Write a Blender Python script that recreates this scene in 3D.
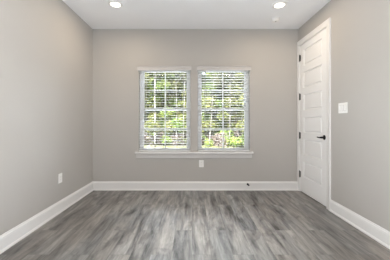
import bpy, bmesh, math, random
from mathutils import Vector, Matrix

for o in list(bpy.data.objects):
    bpy.data.objects.remove(o, do_unlink=True)
scene = bpy.context.scene
COL = scene.collection
R = math.radians

# ------------------------------------------------------------------ camera
FPX = 229.0
cam_d = bpy.data.cameras.new('camera')
cam_d.sensor_width = 36.0
cam_d.lens = FPX / 390 * 36.0
cam_d.shift_x = 3 / 390
cam_d.shift_y = -7 / 390
cam_d.clip_start = 0.02
cam_d.clip_end = 400
cam = bpy.data.objects.new('camera', cam_d)
COL.objects.link(cam)
CAMZ = 1.143
cam.location = (0, 0, CAMZ)
cam.rotation_euler = (R(90), 0, 0)
scene.camera = cam

# ------------------------------------------------------------------ world, sun, large lights, exposure
world = bpy.data.worlds.new('world')
scene.world = world
world.use_nodes = True
wn = world.node_tree
wn.nodes.clear()
wo = wn.nodes.new('ShaderNodeOutputWorld')
wb = wn.nodes.new('ShaderNodeBackground')
ws = wn.nodes.new('ShaderNodeTexSky')
ws.sky_type = 'NISHITA'
ws.sun_disc = False
ws.sun_elevation = R(50)
ws.sun_rotation = R(180)
ws.dust_density = 4.0
ws.air_density = 1.0
wb.inputs['Strength'].default_value = 6.0
wh = wn.nodes.new('ShaderNodeHueSaturation')
wh.inputs['Saturation'].default_value = 0.5      # thin high cloud
wn.links.new(ws.outputs[0], wh.inputs['Color'])
wn.links.new(wh.outputs[0], wb.inputs['Color'])
wn.links.new(wb.outputs[0], wo.inputs['Surface'])

sd = bpy.data.lights.new('sun', 'SUN')
sd.energy = 42
sd.angle = R(2)
sd.color = (1.0, 0.97, 0.92)
sun = bpy.data.objects.new('sun', sd)
COL.objects.link(sun)
sun.rotation_euler = (R(48), 0, R(-28))

def area(name, loc, rot, sx, sy, power, color, shape='RECTANGLE'):
    d = bpy.data.lights.new(name, 'AREA')
    d.shape = shape
    d.size = sx
    if shape in ('RECTANGLE', 'ELLIPSE'):
        d.size_y = sy
    d.energy = power
    d.color = color
    o = bpy.data.objects.new(name, d)
    COL.objects.link(o)
    o.location = loc
    o.rotation_euler = rot
    return o

# added fill lights, kept out of view, that brighten the room
area('upward_fill', (0.05, -0.30, 0.10), (R(180 - 14), 0, 0), 2.4, 0.6, 82, (0.91, 0.95, 1.0))  # added fill, aimed up to brighten the ceiling
rc_ = area('overhead_fill', (0.05, 2.0, 2.715), (R(9), 0, 0), 0.6, 0.8, 14.5, (0.90, 0.97, 1.0))  # added fill over the middle of the floor, not a fixture
rc_.data.spread = R(58)
for sx, nm in ((-1, 'side_fill'), (1, 'side_fill')):
    so_ = area(nm, (0.05 + sx * 1.45, -0.35, 1.5), (R(90), 0, R(63 * sx)), 0.8, 1.6, 17, (0.91, 0.955, 1.0))  # added fill pair, aimed across at the side walls
    so_.data.spread = R(80)
CAN_POWER = 6.6
CAN_COLOR = (1.0, 0.79, 0.55)

vs = scene.view_settings
vs.view_transform = 'Standard'
vs.look = 'None'
vs.exposure = 0.0
vs.gamma = 1.0
vs.use_curve_mapping = False

# ------------------------------------------------------------------ materials
def new_mat(name):
    m = bpy.data.materials.new(name)
    m.use_nodes = True
    return m, m.node_tree, m.node_tree.nodes['Principled BSDF']

def paint(name, col, rough=0.6, bump=0.02, scale=180, spec=0.3, var=0.02, metallic=0.0):
    m, t, b = new_mat(name)
    n, l = t.nodes, t.links
    tc = n.new('ShaderNodeTexCoord')
    no = n.new('ShaderNodeTexNoise')
    no.inputs['Scale'].default_value = scale
    no.inputs['Detail'].default_value = 3
    l.new(tc.outputs['Object'], no.inputs['Vector'])
    no2 = n.new('ShaderNodeTexNoise')
    no2.inputs['Scale'].default_value = 3.0
    l.new(tc.outputs['Object'], no2.inputs['Vector'])
    mx = n.new('ShaderNodeMix'); mx.data_type = 'RGBA'
    mx.inputs[6].default_value = (*[c * (1 - var) for c in col], 1)
    mx.inputs[7].default_value = (*[min(1, c * (1 + var)) for c in col], 1)
    l.new(no2.outputs['Fac'], mx.inputs[0])
    l.new(mx.outputs[2], b.inputs['Base Color'])
    bp = n.new('ShaderNodeBump')
    bp.inputs['Strength'].default_value = bump
    bp.inputs['Distance'].default_value = 0.002
    l.new(no.outputs['Fac'], bp.inputs['Height'])
    l.new(bp.outputs['Normal'], b.inputs['Normal'])
    b.inputs['Roughness'].default_value = rough
    b.inputs['Specular IOR Level'].default_value = spec
    b.inputs['Metallic'].default_value = metallic
    return m

M = {}
M['wall'] = paint('wall_paint', (0.472, 0.451, 0.425), 0.55, 0.08, 220)
M['ceiling'] = paint('ceiling_paint', (0.90, 0.905, 0.915), 0.8, 0.05, 160)
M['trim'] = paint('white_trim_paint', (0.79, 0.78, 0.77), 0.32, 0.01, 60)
M['door'] = paint('white_door_paint', (0.85, 0.845, 0.84), 0.35, 0.02, 90)
M['vinyl'] = paint('white_vinyl', (0.90, 0.905, 0.91), 0.35, 0.0, 40)
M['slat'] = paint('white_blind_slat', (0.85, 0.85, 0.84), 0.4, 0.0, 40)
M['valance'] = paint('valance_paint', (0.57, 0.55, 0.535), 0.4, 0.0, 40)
M['apron'] = paint('trim_paint_shaded', (0.62, 0.60, 0.58), 0.4, 0.0, 40)  # trim white darkened, shade on the apron put into the colour
M['plastic'] = paint('white_plastic', (0.86, 0.85, 0.83), 0.3, 0.0, 40)
M['plastic_grey'] = paint('plastic_mid_grey', (0.45, 0.44, 0.43), 0.4, 0.0, 40)  # even grey for socket slots, switch bezels and test button
M['black'] = paint('matte_black_metal', (0.012, 0.012, 0.013), 0.35, 0.0, 40, metallic=0.6)
M['cord'] = paint('blind_cord', (0.75, 0.75, 0.73), 0.8, 0.0, 40)
M['wand'] = paint('smoky_wand_plastic', (0.28, 0.29, 0.28), 0.25, 0.0, 40)
M['siding'] = paint('exterior_siding', (0.55, 0.53, 0.5), 0.7, 0.05, 30)

def glass_mat():
    m, t, b = new_mat('window_glass')
    n, l = t.nodes, t.links
    n.remove(b)
    out = n['Material Output']
    tr = n.new('ShaderNodeBsdfTransparent')
    tr.inputs['Color'].default_value = (0.93, 0.95, 0.94, 1)
    gl = n.new('ShaderNodeBsdfGlossy')
    gl.inputs['Roughness'].default_value = 0.02
    fr = n.new('ShaderNodeFresnel'); fr.inputs['IOR'].default_value = 1.45
    mx = n.new('ShaderNodeMixShader')
    l.new(fr.outputs[0], mx.inputs[0]); l.new(tr.outputs[0], mx.inputs[1]); l.new(gl.outputs[0], mx.inputs[2])
    l.new(mx.outputs[0], out.inputs['Surface'])
    return m
M['glass'] = glass_mat()

def emit_mat():
    m, t, b = new_mat('lamp_lens')
    b.inputs['Base Color'].default_value = (0.9, 0.88, 0.82, 1)
    b.inputs['Emission Color'].default_value = (1.0, 0.93, 0.82, 1)
    b.inputs['Emission Strength'].default_value = 4.0
    return m
M['lens'] = emit_mat()

def floor_mat():
    m, t, b = new_mat('grey_vinyl_plank')
    n, l = t.nodes, t.links
    tc = n.new('ShaderNodeTexCoord')
    sep = n.new('ShaderNodeSeparateXYZ'); l.new(tc.outputs['Object'], sep.inputs[0])
    cmb = n.new('ShaderNodeCombineXYZ')
    l.new(sep.outputs['Y'], cmb.inputs['X']); l.new(sep.outputs['X'], cmb.inputs['Y'])
    br = n.new('ShaderNodeTexBrick')
    br.offset = 0.37; br.offset_frequency = 2; br.squash = 1.0
    br.inputs['Scale'].default_value = 1.0
    br.inputs['Brick Width'].default_value = 1.22
    br.inputs['Row Height'].default_value = 0.178
    br.inputs['Mortar Size'].default_value = 0.0012
    br.inputs['Mortar Smooth'].default_value = 0.2
    br.inputs['Bias'].default_value = 0.0
    br.inputs['Color1'].default_value = (0, 0, 0, 1)
    br.inputs['Color2'].default_value = (1, 1, 1, 1)
    br.inputs['Mortar'].default_value = (0.5, 0.5, 0.5, 1)
    l.new(cmb.outputs[0], br.inputs['Vector'])
    # per plank shifted grain coordinates
    sh = n.new('ShaderNodeVectorMath'); sh.operation = 'MULTIPLY'
    sh.inputs[1].default_value = (0.9, 2.7, 5.3)
    l.new(br.outputs['Color'], sh.inputs[0])
    ad = n.new('ShaderNodeVectorMath'); ad.operation = 'ADD'
    l.new(tc.outputs['Object'], ad.inputs[0]); l.new(sh.outputs[0], ad.inputs[1])
    def grain(sx, sy, detail, rough, dist):
        mp = n.new('ShaderNodeMapping'); mp.inputs['Scale'].default_value = (sx, sy, 1)
        l.new(ad.outputs[0], mp.inputs['Vector'])
        no = n.new('ShaderNodeTexNoise'); no.inputs['Scale'].default_value = 1.0
        no.inputs['Detail'].default_value = detail; no.inputs['Roughness'].default_value = rough
        no.inputs['Distortion'].default_value = dist
        l.new(mp.outputs[0], no.inputs['Vector'])
        return no
    g1 = grain(10.0, 1.25, 7, 0.66, 0.4)     # broad streaks
    g2 = grain(70, 3.5, 4, 0.65, 0.2)    # fine grain
    g3 = grain(3.2, 1.3, 2, 0.5, 0.0)     # hue drift
    r1 = n.new('ShaderNodeValToRGB')
    e = r1.color_ramp.elements
    e[0].position = 0.33; e[0].color = (0.028, 0.025, 0.023, 1)
    e[1].position = 0.70; e[1].color = (0.345, 0.326, 0.310, 1)
    k = e.new(0.44); k.color = (0.130, 0.125, 0.122, 1)
    k = e.new(0.53); k.color = (0.205, 0.193, 0.183, 1)
    l.new(g1.outputs['Fac'], r1.inputs[0])
    r2 = n.new('ShaderNodeMapRange')
    r2.inputs['From Min'].default_value = 0.3; r2.inputs['From Max'].default_value = 0.7
    r2.inputs['To Min'].default_value = 0.80; r2.inputs['To Max'].default_value = 1.18
    l.new(g2.outputs['Fac'], r2.inputs[0])
    m1 = n.new('ShaderNodeVectorMath'); m1.operation = 'SCALE'
    l.new(r1.outputs[0], m1.inputs[0]); l.new(r2.outputs[0], m1.inputs['Scale'])
    g4 = grain(6.5, 2.4, 4, 0.6, 0.8)    # dark cathedral patches
    r4 = n.new('ShaderNodeMapRange')
    r4.inputs['From Min'].default_value = 0.33; r4.inputs['From Max'].default_value = 0.46
    r4.inputs['To Min'].default_value = 0.58; r4.inputs['To Max'].default_value = 1.03
    l.new(g4.outputs['Fac'], r4.inputs[0])
    m4 = n.new('ShaderNodeVectorMath'); m4.operation = 'SCALE'
    l.new(m1.outputs[0], m4.inputs[0]); l.new(r4.outputs[0], m4.inputs['Scale'])
    m1 = m4
    # plank to plank value
    r3 = n.new('ShaderNodeMapRange')
    r3.inputs['To Min'].default_value = 0.92; r3.inputs['To Max'].default_value = 1.08
    sx = n.new('ShaderNodeSeparateColor'); l.new(br.outputs['Color'], sx.inputs[0])
    l.new(sx.outputs[0], r3.inputs[0])
    m2 = n.new('ShaderNodeVectorMath'); m2.operation = 'SCALE'
    l.new(m1.outputs[0], m2.inputs[0]); l.new(r3.outputs[0], m2.inputs['Scale'])
    tint = n.new('ShaderNodeMix'); tint.data_type = 'RGBA'; tint.blend_type = 'MULTIPLY'
    tint.inputs[0].default_value = 1.0
    hr = n.new('ShaderNodeValToRGB')
    hr.color_ramp.elements[0].position = 0.35; hr.color_ramp.elements[0].color = (1.03, 0.99, 0.95, 1)
    hr.color_ramp.elements[1].position = 0.65; hr.color_ramp.elements[1].color = (0.97, 1.0, 1.02, 1)
    l.new(g3.outputs['Fac'], hr.inputs[0])
    l.new(m2.outputs[0], tint.inputs[6]); l.new(hr.outputs[0], tint.inputs[7])
    seam = n.new('ShaderNodeMix'); seam.data_type = 'RGBA'
    seam.inputs[7].default_value = (0.05, 0.045, 0.042, 1)
    sm = n.new('ShaderNodeMath'); sm.operation = 'MULTIPLY'; sm.inputs[1].default_value = 0.4
    l.new(br.outputs['Fac'], sm.inputs[0])
    l.new(sm.outputs[0], seam.inputs[0]); l.new(tint.outputs[2], seam.inputs[6])
    l.new(seam.outputs[2], b.inputs['Base Color'])
    rr = n.new('ShaderNodeMapRange')
    rr.inputs['To Min'].default_value = 0.34; rr.inputs['To Max'].default_value = 0.46
    l.new(g2.outputs['Fac'], rr.inputs[0]); l.new(rr.outputs[0], b.inputs['Roughness'])
    b.inputs['Specular IOR Level'].default_value = 1.0
    bp = n.new('ShaderNodeBump'); bp.inputs['Strength'].default_value = 0.12; bp.inputs['Distance'].default_value = 0.002
    l.new(g2.outputs['Fac'], bp.inputs['Height']); l.new(bp.outputs[0], b.inputs['Normal'])
    return m
M['floor'] = floor_mat()

def ramp_noise_mat(name, stops, scale, rough=0.8, stretch=(1, 1, 1), detail=4, trans=0.0):
    m, t, b = new_mat(name)
    n, l = t.nodes, t.links
    tc = n.new('ShaderNodeTexCoord')
    mp = n.new('ShaderNodeMapping'); mp.inputs['Scale'].default_value = stretch
    l.new(tc.outputs['Object'], mp.inputs['Vector'])
    no = n.new('ShaderNodeTexNoise'); no.inputs['Scale'].default_value = scale; no.inputs['Detail'].default_value = detail
    l.new(mp.outputs[0], no.inputs['Vector'])
    r = n.new('ShaderNodeValToRGB')
    e = r.color_ramp.elements
    e[0].position, e[0].color = stops[0][0], (*stops[0][1], 1)
    e[1].position, e[1].color = stops[-1][0], (*stops[-1][1], 1)
    for p, c in stops[1:-1]:
        k = e.new(p); k.color = (*c, 1)
    l.new(no.outputs['Fac'], r.inputs[0])
    l.new(r.outputs[0], b.inputs['Base Color'])
    b.inputs['Roughness'].default_value = rough
    b.inputs['Specular IOR Level'].default_value = 0.0
    if trans > 0:
        out = n['Material Output']
        tl = n.new('ShaderNodeBsdfTranslucent'); l.new(r.outputs[0], tl.inputs['Color'])
        mx = n.new('ShaderNodeMixShader'); mx.inputs[0].default_value = trans
        l.new(b.outputs[0], mx.inputs[1]); l.new(tl.outputs[0], mx.inputs[2])
        l.new(mx.outputs[0], out.inputs['Surface'])
    return m
M['leaf_mid'] = ramp_noise_mat('leaf_green', [(0.35, (0.0319, 0.0506, 0.0116)), (0.5, (0.0700, 0.1001, 0.0244)), (0.65, (0.1283, 0.1507, 0.0407))], 2.2, trans=0.35)
M['leaf_pale'] = ramp_noise_mat('leaf_yellow_green', [(0.35, (0.0281, 0.0337, 0.0092)), (0.5, (0.0513, 0.0573, 0.0167)), (0.65, (0.0767, 0.0761, 0.0299))], 2.2, trans=0.35)
M['leaf_dark'] = ramp_noise_mat('leaf_deep_green', [(0.35, (0.0581, 0.0916, 0.0285)), (0.5, (0.1313, 0.1827, 0.0480)), (0.65, (0.2273, 0.2723, 0.0776))], 2.2, trans=0.3)
M['brush'] = ramp_noise_mat('dry_brush', [(0.35, (0.0270, 0.0212, 0.0169)), (0.5, (0.0582, 0.0464, 0.0411)), (0.65, (0.1003, 0.0886, 0.0777))], 3.0, trans=0.2)
M['bark'] = ramp_noise_mat('brown_bark', [(0.3, (0.0207, 0.0166, 0.0134)), (0.7, (0.0558, 0.0474, 0.0392))], 6, stretch=(3, 3, 0.6))
M['bark_pale'] = ramp_noise_mat('pale_bark', [(0.28, (0.0266, 0.0235, 0.0202)), (0.45, (0.0533, 0.0510, 0.0478)), (0.8, (0.0659, 0.0637, 0.0607))], 4, stretch=(1, 1, 1.6))
M['ground'] = ramp_noise_mat('grass_ground', [(0.35, (0.0299, 0.0342, 0.0110)), (0.5, (0.0516, 0.0537, 0.0218)), (0.65, (0.0707, 0.0666, 0.0362))], 1.3, detail=8)

# ------------------------------------------------------------------ helpers
def build(name, bm, mat, parent=None, smooth=False, loc=None):
    me = bpy.data.meshes.new(name)
    bmesh.ops.recalc_face_normals(bm, faces=bm.faces)
    bm.to_mesh(me); bm.free()
    if smooth:
        for p in me.polygons: p.use_smooth = True
    if mat is not None:
        me.materials.append(mat)
    o = bpy.data.objects.new(name, me)
    COL.objects.link(o)
    if parent is not None:
        o.parent = parent
    if loc is not None:
        o.location = loc
    return o

def box(bm, x0, x1, y0, y1, z0, z1, bevel=0.0, seg=2):
    r = bmesh.ops.create_cube(bm, size=1.0)
    vsx = r['verts']
    for v in vsx:
        v.co = Vector((x0 + (v.co.x + .5) * (x1 - x0), y0 + (v.co.y + .5) * (y1 - y0), z0 + (v.co.z + .5) * (z1 - z0)))
    if bevel > 0:
        es = list({e for v in vsx for e in v.link_edges})
        bmesh.ops.bevel(bm, geom=es, offset=bevel, segments=seg, affect='EDGES', profile=0.5)

def cyl(bm, p0, p1, r0, r1=None, seg=16, caps=True):
    if r1 is None: r1 = r0
    p0 = Vector(p0); p1 = Vector(p1)
    d = p1 - p0
    q = d.to_track_quat('Z', 'Y')
    mat = Matrix.Translation((p0 + p1) / 2) @ q.to_matrix().to_4x4()
    bmesh.ops.create_cone(bm, cap_ends=caps, segments=seg, radius1=r0, radius2=r1, depth=d.length, matrix=mat)

def lathe(bm, prof, seg=32, mat=Matrix()):
    rings = []
    for r, z in prof:
        ring = []
        if r < 1e-6:
            ring = [bm.verts.new(mat @ Vector((0, 0, z)))]
        else:
            for i in range(seg):
                a = 2 * math.pi * i / seg
                ring.append(bm.verts.new(mat @ Vector((r * math.cos(a), r * math.sin(a), z))))
        rings.append(ring)
    for a, b in zip(rings, rings[1:]):
        for i in range(seg):
            j = (i + 1) % seg
            if len(a) == 1 and len(b) == 1: continue
            if len(a) == 1: bm.faces.new((a[0], b[i], b[j]))
            elif len(b) == 1: bm.faces.new((a[i], b[0], a[j]))
            else: bm.faces.new((a[i], b[i], b[j], a[j]))

def prism(bm, prof, p0, p1, out):
    """extrude a 2D profile (distance from wall, height) from p0 to p1; out = unit vector away from the wall"""
    out = Vector(out)
    ra, rb = [], []
    for u, z in prof:
        ra.append(bm.verts.new(Vector(p0) + out * u + Vector((0, 0, z))))
        rb.append(bm.verts.new(Vector(p1) + out * u + Vector((0, 0, z))))
    k = len(prof)
    for i in range(k):
        j = (i + 1) % k
        bm.faces.new((ra[i], ra[j], rb[j], rb[i]))
    bm.faces.new(ra); bm.faces.new(list(reversed(rb)))

def empty(name, loc=(0, 0, 0), rz=0.0):
    o = bpy.data.objects.new(name, None)
    o.empty_display_size = 0.1
    COL.objects.link(o)
    o.location = loc
    o.rotation_euler = (0, 0, rz)
    return o

def tag(o, label=None, cat=None, group=None, kind=None):
    if label: o['label'] = label
    if cat: o['category'] = cat
    if group: o['group'] = group
    if kind: o['kind'] = kind
    return o

def copy_tree(o, parent=None):
    c = o.copy(); COL.objects.link(c)
    if parent is not None: c.parent = parent
    for ch in list(o.children):
        copy_tree(ch, c)
    return c

# ------------------------------------------------------------------ room shell
XL, XR, YB, YF, ZC = -1.693, 1.809, 3.90, -1.50, 2.743
WT = 0.16                       # back wall thickness
OPEN = [(-0.909, -0.027), (0.099, 0.985)]
OZ0, OZ1 = 0.655, 2.085
DY0, DY1, DZ = 3.050, 3.858, 2.445   # rough door opening in the right wall

bm = bmesh.new(); box(bm, XL - .3, XR + .3, YF - .3, YB + WT, -0.25, 0.0)
tag(build('floor', bm, M['floor']), 'grey wood grain plank floor running towards the windows', 'floor', kind='structure')
bm = bmesh.new(); box(bm, XL - .3, XR + .3, YF - .3, YB + WT, ZC, ZC + .25)
tag(build('ceiling', bm, M['ceiling']), 'flat white painted ceiling', 'ceiling', kind='structure')
bm = bmesh.new(); box(bm, XL - .3, XL, YF - .3, YB, 0, ZC)
tag(build('wall_left', bm, M['wall']), 'plain greige wall on the left with one outlet', 'wall', kind='structure')
bm = bmesh.new()
box(bm, XR + .12, XR + .3, YF - .3, YB, 0, ZC)
box(bm, XR, XR + .12, YF - .3, DY0, 0, ZC)
box(bm, XR, XR + .12, DY1, YB, 0, ZC)
box(bm, XR, XR + .12, DY0, DY1, DZ, ZC)
tag(build('wall_right', bm, M['wall']), 'greige wall on the right around the white door', 'wall', kind='structure')
bm = bmesh.new(); box(bm, XL, XR, YF - .3, YF, 0, ZC)
tag(build('wall_rear', bm, M['wall']), 'plain greige wall closing the room behind the viewer', 'wall', kind='structure')
bm = bmesh.new()
y0, y1 = YB, YB + WT
box(bm, XL - .3, OPEN[0][0], y0, y1, 0, ZC)
box(bm, OPEN[0][1], OPEN[1][0], y0, y1, 0, ZC)
box(bm, OPEN[1][1], XR + .3, y0, y1, 0, ZC)
for a, b in OPEN:
    box(bm, a, b, y0, y1, 0, OZ0 - .028)
    box(bm, a, b, y0, y1, OZ1, ZC)
tag(build('wall_back', bm, M['wall']), 'warm greige wall holding the two windows', 'wall', kind='structure')

# baseboards: ogee capped board plus shoe moulding in the same run
BP = [(0, 0), (0.024, 0), (0.024, 0.010), (0.021, 0.018), (0.015, 0.022), (0.013, 0.024), (0.013, 0.112), (0.011, 0.118),
      (0.015, 0.122), (0.013, 0.130), (0.007, 0.137), (0.006, 0.146), (0, 0.149)]
def baseboard(name, p0, p1, out, label):
    bm = bmesh.new(); prism(bm, BP, p0, p1, out)
    return tag(build(name, bm, M['trim']), label, 'baseboard', kind='structure')
baseboard('baseboard_back', (XL, YB, 0), (XR, YB, 0), (0, -1, 0), 'white baseboard along the foot of the window wall')
baseboard('baseboard_left', (XL, YF, 0), (XL, YB - .0, 0), (1, 0, 0), 'white baseboard along the foot of the left wall')
baseboard('baseboard_right', (XR, YF, 0), (XR, 2.984, 0), (-1, 0, 0), 'white baseboard on the right wall ending at the door casing')
baseboard('baseboard_rear', (XL, YF, 0), (XR, YF, 0), (0, 1, 0), 'white baseboard along the rear wall')

# window stool and apron
bm = bmesh.new()
box(bm, -.963, 1.037, YB - .052, YB, OZ0 - .028, OZ0, 0.006, 3)
for a, b in OPEN:
    box(bm, a, b, YB - .01, YB + WT - .075, OZ0 - .028, OZ0)
t1 = tag(build('trim_1', bm, M['trim']), 'long white window stool running under both windows', 'window sill', kind='structure')
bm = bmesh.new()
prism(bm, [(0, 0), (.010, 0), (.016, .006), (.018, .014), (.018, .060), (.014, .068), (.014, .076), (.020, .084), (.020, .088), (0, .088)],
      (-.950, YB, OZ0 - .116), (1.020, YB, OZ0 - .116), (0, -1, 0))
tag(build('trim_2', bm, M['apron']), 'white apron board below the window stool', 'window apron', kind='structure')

# ------------------------------------------------------------------ windows
def window(name, xa, xb, label):
    w = empty(name, ((xa + xb) / 2, YB + WT, OZ0))
    tag(w, label, 'window', kind='structure')
    h = OZ1 - OZ0
    hw = (xb - xa) / 2
    fy0, fy1 = -.075, 0.0
    def b(bm, x0, x1, ya, yb, z0, z1, bv=.003): box(bm, x0, x1, ya, yb, z0, z1, bv, 1)
    bm = bmesh.new(); fw = .032
    b(bm, -hw, -hw + fw, fy0, fy1, 0, h); b(bm, hw - fw, hw, fy0, fy1, 0, h)
    b(bm, -hw + fw, hw - fw, fy0, fy1, 0, .022); b(bm, -hw + fw, hw - fw, fy0, fy1, h - .022, h)
    build('window_frame', bm, M['vinyl'], w)
    mid = 0.715
    def sash(nm, ya, yb, z0, z1, bot, top):
        bm = bmesh.new(); s = .038; x0, x1 = -hw + fw, hw - fw
        b(bm, x0, x0 + s, ya, yb, z0, z1); b(bm, x1 - s, x1, ya, yb, z0, z1)
        b(bm, x0 + s, x1 - s, ya, yb, z0, z0 + bot); b(bm, x0 + s, x1 - s, ya, yb, z1 - top, z1)
        so = build(nm, bm, M['vinyl'], w)
        gx0, gx1, gz0, gz1 = x0 + s, x1 - s, z0 + bot, z1 - top
        ym = (ya + yb) / 2
        bm = bmesh.new()
        b(bm, -.009, .009, ym - .003, ym + .003, gz0, gz1, .001)
        zz = (gz0 + gz1) / 2
        b(bm, gx0, -.009, ym - .003, ym + .003, zz - .009, zz + .009, .001)
        b(bm, .009, gx1, ym - .003, ym + .003, zz - .009, zz + .009, .001)
        build('muntin_grille', bm, M['vinyl'], so)
        bm = bmesh.new(); box(bm, gx0 - .004, gx1 + .004, ym + .0065, ym + .0095, gz0 - .004, gz1 + .004)
        build('pane', bm, M['glass'], so)
        return so
    sash('upper_sash', -.036, -.006, mid - .012, h - .022, .036, .030)
    sash('lower_sash', -.070, -.040, .022, mid + .026, .036, .036)
    bm = bmesh.new()
    box(bm, -.03, .03, -.080, -.068, mid + .026, mid + .036, .003, 1); cyl(bm, (0, -.073, mid + .036), (0, -.073, mid + .044), .009)
    build('sash_lock', bm, M['vinyl'], w)
    return w
window('window_1', *OPEN[0], 'left white double hung window with open blinds')
window('window_2', *OPEN[1], 'right white double hung window with tilted blinds')

# ------------------------------------------------------------------ blinds
def blind(xa, xb, tilt, wand_dx, label):
    hw = (xb - xa) / 2
    w = empty('window_blind', ((xa + xb) / 2, YB, OZ0))
    tag(w, label, 'blind')
    h = OZ1 - OZ0
    cy = .034                                         # slat centre inside the recess
    # valance, mounted over the recess edge, with returns
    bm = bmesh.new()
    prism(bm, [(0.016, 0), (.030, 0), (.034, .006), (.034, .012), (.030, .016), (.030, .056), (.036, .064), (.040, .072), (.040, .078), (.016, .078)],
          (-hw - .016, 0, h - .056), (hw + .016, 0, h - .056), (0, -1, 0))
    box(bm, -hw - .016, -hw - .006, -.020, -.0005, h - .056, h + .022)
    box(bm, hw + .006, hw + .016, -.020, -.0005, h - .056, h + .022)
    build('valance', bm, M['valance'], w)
    bm = bmesh.new(); box(bm, -hw + .005, hw - .005, .006, .062, h - .040, h - .001, .002, 1)
    build('headrail', bm, M['slat'], w)
    # slats
    bm = bmesh.new()
    n = 31
    z_lo, z_hi = .052, h - .066
    ca, sa = math.cos(tilt), math.sin(tilt)
    for i in range(n):
        zc = z_lo + (z_hi - z_lo) * i / (n - 1)
        prof = []
        for u, v in [(-.025, 0), (-.013, .0022), (0, .003), (.013, .0022), (.025, 0), (.025, -.0026), (.013, -.0006), (0, .0004), (-.013, -.0006), (-.025, -.0026)]:
            prof.append((cy + u * ca - v * sa, zc + u * sa + v * ca))
        ra = [bm.verts.new((-hw + .004, y, z)) for y, z in prof]
        rb = [bm.verts.new((hw - .004, y, z)) for y, z in prof]
        k = len(prof)
        for a in range(k):
            c = (a + 1) % k
            bm.faces.new((ra[a], ra[c], rb[c], rb[a]))
        bm.faces.new(ra); bm.faces.new(list(reversed(rb)))
    build('slats', bm, M['slat'], w)
    bm = bmesh.new(); box(bm, -hw + .004, hw - .004, cy - .025, cy + .025, .006, .026, .004, 2)
    build('bottom_rail', bm, M['slat'], w)
    for f in (-.72, 0.0, .72):
        bm = bmesh.new()
        x = f * hw
        for y in (cy - .027, cy + .027):
            cyl(bm, (x, y, .03), (x, y, h - .04), .0007, seg=6)
        cyl(bm, (x, cy, .03), (x, cy, h - .04), .0009, seg=6)
        build('ladder_cord', bm, M['cord'], w)
    bm = bmesh.new()
    x = -hw + wand_dx
    cyl(bm, (x, -.001, h - .06), (x, -.001, h - .74), .0045, seg=8)
    cyl(bm, (x, -.001, h - .74), (x, -.001, h - .79), .0065, .0055, seg=8)
    cyl(bm, (x, .008, h - .050), (x, -.001, h - .064), .002, seg=6)
    build('tilt_wand', bm, M['wand'], w)
    return w
blind(*OPEN[0], R(6), .105, 'white faux wood blind on the left window, slats open nearly flat')
blind(*OPEN[1], R(-5), .125, 'white faux wood blind on the right window, slats tilted partly closed')

# ------------------------------------------------------------------ door in the right wall
door = empty('door_1', (XR, (DY0 + DY1) / 2, 0))
tag(door, 'tall white six panel door in the right wall', 'door', kind='structure')
D0 = door.location
# jamb
bm = bmesh.new()
jt = .018
def lb(bm, x0, x1, ya, yb, z0, z1, bv=0): box(bm, x0 - D0.x, x1 - D0.x, ya - D0.y, yb - D0.y, z0, z1, bv, 1)
lb(bm, XR, XR + .115, DY0, DY0 + jt, 0, DZ); lb(bm, XR, XR + .115, DY1 - jt, DY1, 0, DZ)
lb(bm, XR, XR + .115, DY0 + jt, DY1 - jt, DZ - jt, DZ)
lb(bm, XR + .042, XR + .055, DY0 + jt, DY0 + jt + .012, 0, DZ - jt)
lb(bm, XR + .042, XR + .055, DY1 - jt - .012, DY1 - jt, 0, DZ - jt)
build('jamb', bm, M['trim'], door)
# leaf with six raised panels, built in (y,z) and facing -x
LY0, LY1, LZ0, LZ1 = DY0 + jt + .003, DY1 - jt - .003, .014, DZ - jt - .003
bm = bmesh.new()
py0, py1 = LY0 + .122, LY1 - .122
pz = [(.268 + .361 * i, .268 + .361 * i + .255) for i in range(6)]
ys = [LY0, py0, py1, LY1]
zs = [LZ0]
for a, b in pz: zs += [a, b]
zs.append(LZ1)
fx = 0.002
grid = {}
def gv(x, y, z):
    key = (round(x, 5), round(y, 5), round(z, 5))
    if key not in grid: grid[key] = bm.verts.new((x, y - D0.y, z))
    return grid[key]
def quad(a, b, c, d): bm.faces.new([gv(*a), gv(*b), gv(*c), gv(*d)])
for i in range(3):
    for j in range(len(zs) - 1):
        ya, yb, za, zb = ys[i], ys[i + 1], zs[j], zs[j + 1]
        if i == 1 and j % 2 == 1:
            prev = (fx, 0)
            for dep, ins in [(.012, .006), (.015, .016), (.003, .032)]:
                x0_, i0 = prev; x1_, i1 = fx + dep, ins
                A = [(x0_, ya + i0, za + i0), (x0_, yb - i0, za + i0), (x0_, yb - i0, zb - i0), (x0_, ya + i0, zb - i0)]
                B = [(x1_, ya + i1, za + i1), (x1_, yb - i1, za + i1), (x1_, yb - i1, zb - i1), (x1_, ya + i1, zb - i1)]
                for k in range(4):
                    quad(A[k], A[(k + 1) % 4], B[(k + 1) % 4], B[k])
                prev = (x1_, i1)
            quad(*B)
        else:
            quad((fx, ya, za), (fx, yb, za), (fx, yb, zb), (fx, ya, zb))
bx = fx + .035
for j in range(len(zs) - 1):
    quad((fx, LY0, zs[j]), (fx, LY0, zs[j + 1]), (bx, LY0, zs[j + 1]), (bx, LY0, zs[j]))
    quad((fx, LY1, zs[j]), (fx, LY1, zs[j + 1]), (bx, LY1, zs[j + 1]), (bx, LY1, zs[j]))
for i in range(3):
    quad((fx, ys[i], LZ0), (fx, ys[i + 1], LZ0), (bx, ys[i + 1], LZ0), (bx, ys[i], LZ0))
    quad((fx, ys[i], LZ1), (fx, ys[i + 1], LZ1), (bx, ys[i + 1], LZ1), (bx, ys[i], LZ1))
for i in range(3):
    for j in range(len(zs) - 1):
        quad((bx, ys[i], zs[j]), (bx, ys[i + 1], zs[j]), (bx, ys[i + 1], zs[j + 1]), (bx, ys[i], zs[j + 1]))
leaf = build('door_leaf', bm, M['door'], door)
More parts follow.
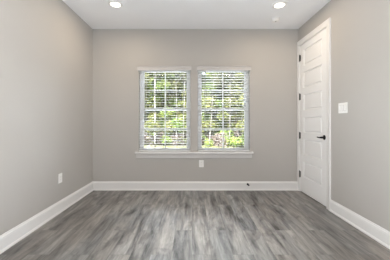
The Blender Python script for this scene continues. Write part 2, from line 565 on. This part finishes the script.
# hinges
for z in (.29, .935, 1.58, 2.225):
    bm = bmesh.new()
    yk = LY1 + .0015
    cyl(bm, (-.006, yk - D0.y, z - .052), (-.006, yk - D0.y, z + .052), .0072, seg=12)
    cyl(bm, (-.006, yk - D0.y, z + .052), (-.006, yk - D0.y, z + .058), .005, seg=12)
    cyl(bm, (-.006, yk - D0.y, z - .058), (-.006, yk - D0.y, z - .052), .005, seg=12)
    box(bm, -.002, .002, yk - D0.y - .024, yk - D0.y + .004, z - .05, z + .05)
    tag(build('hinge', bm, M['black'], leaf, True), 'black hinge')
# lever handle
hy, hz = LY0 + .062, .945
bm = bmesh.new()
lathe(bm, [(0, 0), (.034, 0), (.034, .004), (.030, .009), (.014, .012), (.012, .040), (.0, .042)], 28,
      Matrix.Translation((fx, hy - D0.y, hz)) @ Matrix.Rotation(R(-90), 4, 'Y'))
ros = tag(build('door_handle', bm, M['black'], leaf, True), 'black lever handle')
# lever tapering blade pointing to the hinge side
bm = bmesh.new()
pts = [(-.006, .014, .010), (.018, .0125, .009), (.045, .010, .0075), (.075, .009, .0065), (.100, .0085, .006), (.112, .006, .005)]
rings = []
for d, rz_, rx_ in pts:
    ring = []
    sag = -.004 * math.sin(min(1, max(0, d / .11)) * math.pi)
    for k in range(12):
        a = 2 * math.pi * k / 12
        ring.append(bm.verts.new((fx - .043 + math.cos(a) * rx_ + .10 * max(0, d - .09), hy - D0.y + d, hz + sag + math.sin(a) * rz_)))
    rings.append(ring)
for a, b in zip(rings, rings[1:]):
    for k in range(12):
        bm.faces.new((a[k], a[(k + 1) % 12], b[(k + 1) % 12], b[k]))
bm.faces.new(rings[0]); bm.faces.new(list(reversed(rings[-1])))
lev = build('lever', bm, M['black'], door, True)
lev['label'] = 'black lever blade'
# latch plate shown as a dark sliver on the jamb
bm = bmesh.new(); lb(bm, XR - .0005, XR + .012, LY0 - .0036, LY0 - .0002, hz - .03, hz + .03)
build('strike_plate', bm, M['black'], door)

# door casing: mitred look from profiled side and head boards
def casing(parent_name):
    bm = bmesh.new()
    prof = [(0.0, .0), (.013, .0), (.015, .006), (.012, .016), (.014, .040), (.018, .056), (.021, .064), (.021, .080), (.0, .080)]  # (proud, across)
    iy0, iy1, iz = DY0 + .010, DY1 - .010, DZ - .010
    def leg(sgn, yi, limit=None):
        lo, hi = [], []
        for u, a in prof:
            aa = a if limit is None else min(a, limit)
            y = yi + sgn * aa
            lo.append(bm.verts.new((XR - u, y, 0)))
            hi.append(bm.verts.new((XR - u, y, iz + aa)))
        k = len(prof)
        for i in range(k):
            j = (i + 1) % k
            try: bm.faces.new((lo[i], lo[j], hi[j], hi[i]))
            except ValueError: pass
        bm.faces.new(lo)
        return hi
    L = leg(-1, iy0)
    Rr = leg(1, iy1, YB - iy1 - .0005)
    k = len(prof)
    # head
    a = [bm.verts.new((XR - u, iy0 - w, iz + w)) for u, w in prof]
    b = [bm.verts.new((XR - u, min(iy1 + w, YB - .0005), iz + w)) for u, w in prof]
    for i in range(k):
        j = (i + 1) % k
        bm.faces.new((a[i], a[j], b[j], b[i]))
    return bm
bm = casing('x')
tag(build('trim_3', bm, M['trim']), 'white moulded casing around the tall door', 'door casing', kind='structure')

# ------------------------------------------------------------------ switch and outlets
def plate(name, w, h, gangs, outlet, label, cat, loc, rz):
    r = empty(name, loc, rz)
    tag(r, label, cat)
    bm = bmesh.new(); box(bm, -w / 2, w / 2, -.006, 0, -h / 2, h / 2, .0025, 2)
    build('cover_plate', bm, M['plastic'], r)
    for g in range(gangs):
        x = (g - (gangs - 1) / 2) * .046
        if outlet:
            bm = bmesh.new(); box(bm, x - .017, x + .017, -.0085, -.0055, -.034, .034, .0015, 1)
            f = build('receptacle', bm, M['plastic'], r)
            bm = bmesh.new()
            for zc in (-.018, .018):
                box(bm, x - .008, x - .0055, -.0092, -.0083, zc - .002, zc + .007)
                box(bm, x + .0055, x + .008, -.0092, -.0083, zc - .002, zc + .006)
                cyl(bm, (x, -.0083, zc - .008), (x, -.0092, zc - .008), .0025, seg=10)
            so = build('socket_slots', bm, M['plastic_grey'], f)
        else:
            bm = bmesh.new(); box(bm, x - .0175, x + .0175, -.0068, -.0055, -.0345, .0345)
            build('switch_bezel', bm, M['plastic_grey'], r)
            bm = bmesh.new()
            prism(bm, [(0, -.032), (.0085, -.032), (.0065, 0), (.0115, .032), (0, .032)], (x - .0155, -.003, 0), (x + .0155, -.003, 0), (0, -1, 0))
            build('rocker', bm, M['plastic'], r)
    return r
plate('light_switch', .163, .124, 3, False, 'white three gang rocker switch plate beside the tall door', 'light switch', (XR, 2.741, 1.323), R(-90))
plate('wall_outlet', .080, .122, 1, True, 'white outlet low on the left wall', 'outlet', (XL, 2.94, .435), R(90))
plate('wall_outlet', .080, .122, 1, True, 'white outlet under the windows just below the apron', 'outlet', (.160, YB, .452), 0)

# ------------------------------------------------------------------ door stop on the back baseboard
bm = bmesh.new()
ds = Matrix.Translation((.945, YB - .0145, .108 - .002)) @ Matrix.Rotation(R(90), 4, 'X')
lathe(bm, [(0, 0), (.017, 0), (.017, .003), (.010, .008), (.0055, .012), (.0055, .060), (.0, .060)], 20, ds)
dstop = tag(build('door_stop', bm, M['black'], None, True), 'small black door stop screwed into the window wall baseboard', 'door stop')
bm = bmesh.new()
lathe(bm, [(0, .058), (.011, .058), (.0125, .064), (.012, .076), (.008, .080), (0, .081)], 20, ds)
build('rubber_tip', bm, M['black'], dstop, True)

# ------------------------------------------------------------------ ceiling fixtures
def can_light(loc, label):
    r = empty('recessed_light', loc)
    tag(r, label, 'ceiling light', 'recessed ceiling lights')
    bm = bmesh.new()
    lathe(bm, [(.0645, -.002), (.066, -.010), (.074, -.015), (.088, -.011), (.095, -.004), (.095, 0), (.0645, 0), (.0645, -.002)], 40)
    build('trim_ring', bm, M['plastic'], r, True)
    bm = bmesh.new(); lathe(bm, [(0, -.0085), (.050, -.008), (.064, -.0065), (.064, -.001), (0, -.001)], 40)
    build('lens', bm, M['lens'], r, True)
    lo = area('lamp_light', (0, 0, -.020), (0, 0, 0), .13, .13, CAN_POWER, CAN_COLOR, 'DISK')
    lo.parent = r
    return r
c0 = can_light((-1.030, 3.08, ZC), 'round recessed ceiling light near the left wall')
for x, y, lbl in [(1.185, 3.10, 'round recessed ceiling light near the right wall, close to the smoke detector'),
                  (-1.030, .55, 'round recessed ceiling light on the left towards the rear of the room'),
                  (1.213, .55, 'round recessed ceiling light on the right towards the rear of the room')]:
    c = copy_tree(c0); c.location = (x, y, ZC); c['label'] = lbl
sdt = empty('smoke_detector', (1.285, 3.52, ZC))
tag(sdt, 'small round white smoke detector on the ceiling by the right light', 'smoke detector')
bm = bmesh.new(); lathe(bm, [(0, 0), (.066, 0), (.066, -.010), (.058, -.012), (0, -.012)], 36)
build('mounting_base', bm, M['plastic'], sdt, True)
bm = bmesh.new(); lathe(bm, [(.054, -.012), (.056, -.018), (.052, -.034), (.040, -.040), (0, -.041)], 36)
sb = build('detector_body', bm, M['plastic'], sdt, True)
bm = bmesh.new(); lathe(bm, [(0, -.0405), (.012, -.0405), (.011, -.044), (0, -.0445)], 20)
build('test_button', bm, M['plastic_grey'], sb, True)

# ------------------------------------------------------------------ outside
GZ = -.30
bm = bmesh.new()
nx, ny = 48, 40
rnd = random.Random(5)
rows = []
for j in range(ny + 1):
    row = []
    for i in range(nx + 1):
        x = -32 + 64 * i / nx; y = 4.07 + 50 * j / ny
        z = GZ + max(0, (y - 14)) * .04 + (.05 * math.sin(x * 1.3) * math.cos(y * .9) if y > 6 else 0) + rnd.uniform(-.02, .02)
        row.append(bm.verts.new((x, y, z)))
    rows.append(row)
for j in range(ny):
    for i in range(nx):
        bm.faces.new((rows[j][i], rows[j][i + 1], rows[j + 1][i + 1], rows[j + 1][i]))
tag(build('lawn', bm, M['ground'], None, True), 'pale yellow green ground beyond the windows', 'ground', kind='structure')
M['bounce'] = ramp_noise_mat('pale_bounce_surface', [(0.3, (0.22, 0.225, 0.23)), (0.7, (0.30, 0.305, 0.31))], 5, detail=6)
bm = bmesh.new(); box(bm, -6.5, 6.5, YB + WT, 10.4, GZ - .3, GZ + .16, .01, 1)  # unseen slab added to bounce sunlight up to the ceiling
tag(build('bounce_slab', bm, M['bounce']), 'added pale slab just outside the windows, bouncing sunlight indoors', 'bounce_slab', kind='structure')
def ground_z(y): return GZ + max(0, y - 14) * .04 - .06

def leaf_cloud(name, blobs, count, size, mat, parent, seed):
    r = random.Random(seed)
    bm = bmesh.new()
    tot = sum(b[3] * b[3] for b in blobs)
    for cx, cy, cz, rad, sq in blobs:
        for _ in range(int(count * rad * rad / tot)):
            th = r.uniform(0, 2 * math.pi); u = r.uniform(-1, 1)
            rr = rad * (r.random() ** 0.35)
            s = math.sqrt(1 - u * u)
            p = Vector((cx + rr * s * math.cos(th), cy + rr * s * math.sin(th), cz + rr * u * sq))
            a = Vector((r.gauss(0, 1), r.gauss(0, 1), r.gauss(0, .6))).normalized()
            b = a.orthogonal().normalized()
            b = (b + a.cross(b) * r.uniform(-1, 1)).normalized()
            L = size * r.uniform(.6, 1.4); W = L * .38
            v = [bm.verts.new(p - a * L / 2), bm.verts.new(p + b * W), bm.verts.new(p + a * L / 2), bm.verts.new(p - b * W)]
            bm.faces.new(v)
    me = bpy.data.meshes.new(name)
    bm.to_mesh(me); bm.free(); me.materials.append(mat)
    o = bpy.data.objects.new(name, me); COL.objects.link(o); o.parent = parent
    return o

def trunk_mesh(path, r0, r1, branches, rr, seg=8):
    bm = bmesh.new()
    n = len(path)
    for i in range(n - 1):
        a = r0 + (r1 - r0) * i / (n - 1); b = r0 + (r1 - r0) * (i + 1) / (n - 1)
        cyl(bm, path[i], path[i + 1], a, b, seg)
    for p, q, w in branches:
        cyl(bm, p, q, w, w * .35, 6)
    return bm

def make_tree(height, spread, mat, bark, seed, leaves=20000, low=.03, size=.15, r0=.06):
    r = random.Random(seed)
    t = empty('woodland_tree', (0, 0, 0))
    path = [Vector((0, 0, 0))]
    for k in range(1, 7):
        path.append(Vector((path[-1].x + r.uniform(-.12, .12), path[-1].y + r.uniform(-.1, .1), height * k / 6)))
    br, blobs = [], []
    for k in range(30):
        f = low + (1 - low) * (k + r.random() * .6) / 30
        f = min(f, .97)
        i = min(5, int(f * 6)); base = path[i].lerp(path[i + 1], f * 6 - i)
        ang = k * 2.4 + r.uniform(-.4, .4)
        ln = spread * (1.05 - .55 * f) * (r.uniform(.65, 1.05) if k % 3 else .25)
        tip = base + Vector((math.cos(ang) * ln, math.sin(ang) * ln, ln * .35))
        br.append((base, tip, .014))
        blobs.append((tip.x, tip.y, tip.z, r.uniform(.5, .85) * spread * .42, .75))
    build('trunk', trunk_mesh(path, r0, .02, br, r), bark, t, True)
    leaf_cloud('foliage', blobs, leaves, size, mat, t, seed + 7)
    return t

protos = {
    'mid': make_tree(8.0, 1.7, M['leaf_mid'], M['bark'], 1),
    'pale': make_tree(7.0, 1.8, M['leaf_pale'], M['bark'], 2, 18000),
    'dark': make_tree(8.5, 1.6, M['leaf_dark'], M['bark'], 3, 21000),
}
LB = 'leafy green woodland tree in the dense stand beyond the windows'
spots = [('pale', -3.6, 15.0), ('mid', -1.6, 16.2), ('pale', -.2, 15.6), ('mid', 1.4, 16.4), ('pale', 2.9, 15.2), ('pale', 4.6, 16.0),
         ('dark', -5.2, 17.5), ('dark', -2.7, 18.3), ('dark', .6, 18.6), ('dark', 2.3, 18.2), ('mid', 4.4, 18.8),
         ('mid', -6.4, 20.5), ('pale', -4.1, 21.2), ('mid', -.9, 21.5), ('dark', 1.6, 22.0), ('pale', 3.8, 21.8), ('mid', 6.6, 20.8),
         ('dark', -8.3, 22.5), ('dark', 8.4, 22.8), ('mid', -7.2, 17.0), ('pale', 7.0, 17.4),
         ('dark', -9.0, 26.5), ('mid', -6.2, 26.0), ('dark', -3.2, 25.6), ('mid', -.2, 26.2), ('dark', 2.8, 25.8), ('mid', 5.8, 26.3), ('dark', 9.0, 26.6)]
rnd = random.Random(11)
used = set()
for k, x, y in spots:
    o = protos[k] if k not in used else copy_tree(protos[k])
    used.add(k)
    o.location = (x, y, ground_z(y)); o.rotation_euler = (0, 0, rnd.uniform(0, 6.28))
    s = rnd.uniform(.9, 1.12) * (1.0 if y < 24 else 1.45); o.scale = (s, s, s * rnd.uniform(.95, 1.1))
    tag(o, LB, 'tree', 'woodland trees beyond the windows')

# slender pale trunks standing in front of the stand
def sapling(px, y, lean, r0, h, label, seed):
    r = random.Random(seed)
    x = (px - 192) / FPX * y
    t = empty('slender_tree', (x, y, ground_z(y)))
    tag(t, label, 'tree')
    path = [Vector((lean * k / 6 + (r.uniform(-.02, .02) if k else 0), r.uniform(-.05, .05), h * k / 6)) for k in range(7)]
    br, blobs = [], []
    for k in range(6):
        b = path[4].lerp(path[6], k / 6); a = k * 2.2
        tip = b + Vector((math.cos(a) * .6, math.sin(a) * .6, .5)); br.append((b, tip, .012))
        blobs.append((tip.x, tip.y, tip.z, .4, .8))
    build('trunk', trunk_mesh(path, r0, r0 * .6, br, r), M['bark_pale'], t, True)
    leaf_cloud('foliage', blobs, 420, .14, M['leaf_pale'], t, seed)
sapling(155, 13.8, .0, .052, 6.2, 'straight pale trunked tree seen through the left half of the left window', 31)
sapling(177, 14.1, -.1, .022, 6.0, 'thin pale trunked tree seen right of centre in the left window', 32)
sapling(183, 13.9, .15, .025, 6.0, 'thin leaning pale trunk nearest the right edge of the left window', 33)
sapling(209, 13.7, .45, .026, 6.2, 'thin pale trunk leaning right, seen in the left half of the right window', 34)
sapling(229.5, 14.0, .05, .028, 6.0, 'upright thin pale trunk seen just right of centre in the right window', 35)

# understorey bushes and dry brush at the foot of the trees
def bush(kind, mat, seed, label, group, cat):
    t = empty(kind, (0, 0, 0)); tag(t, label, cat, group)
    r = random.Random(seed)
    blobs = [(r.uniform(-.6, .6), r.uniform(-.3, .3), r.uniform(.25, .7), r.uniform(.3, .5), .8) for _ in range(7)]
    bm = bmesh.new()
    for b in blobs: cyl(bm, (b[0] * .2, b[1] * .2, 0), (b[0], b[1], b[2] + .2), .015, .006, 6)
    build('stems', bm, M['bark'], t)
    leaf_cloud('foliage', blobs, 1100, .12, mat, t, seed)
    return t
b1 = bush('dry_brush', M['brush'], 51, 'low tangle of dry brown brush at the foot of the woodland trees', 'dry brush clumps', 'brush')
b2 = bush('low_shrub', M['leaf_mid'], 52, 'low green shrub at the foot of the woodland trees', 'low green shrubs', 'shrub')
for i in range(22):
    src = b1 if i % 2 == 0 else b2
    o = src if i in (0, 1) else copy_tree(src)
    x = -5.2 + i * .5 + rnd.uniform(-.2, .2); y = rnd.uniform(13.9, 15.2)
    o.location = (x, y, ground_z(y)); o.rotation_euler = (0, 0, rnd.uniform(0, 6.28))
    s = rnd.uniform(.8, 1.15); o.scale = (s, s, s)
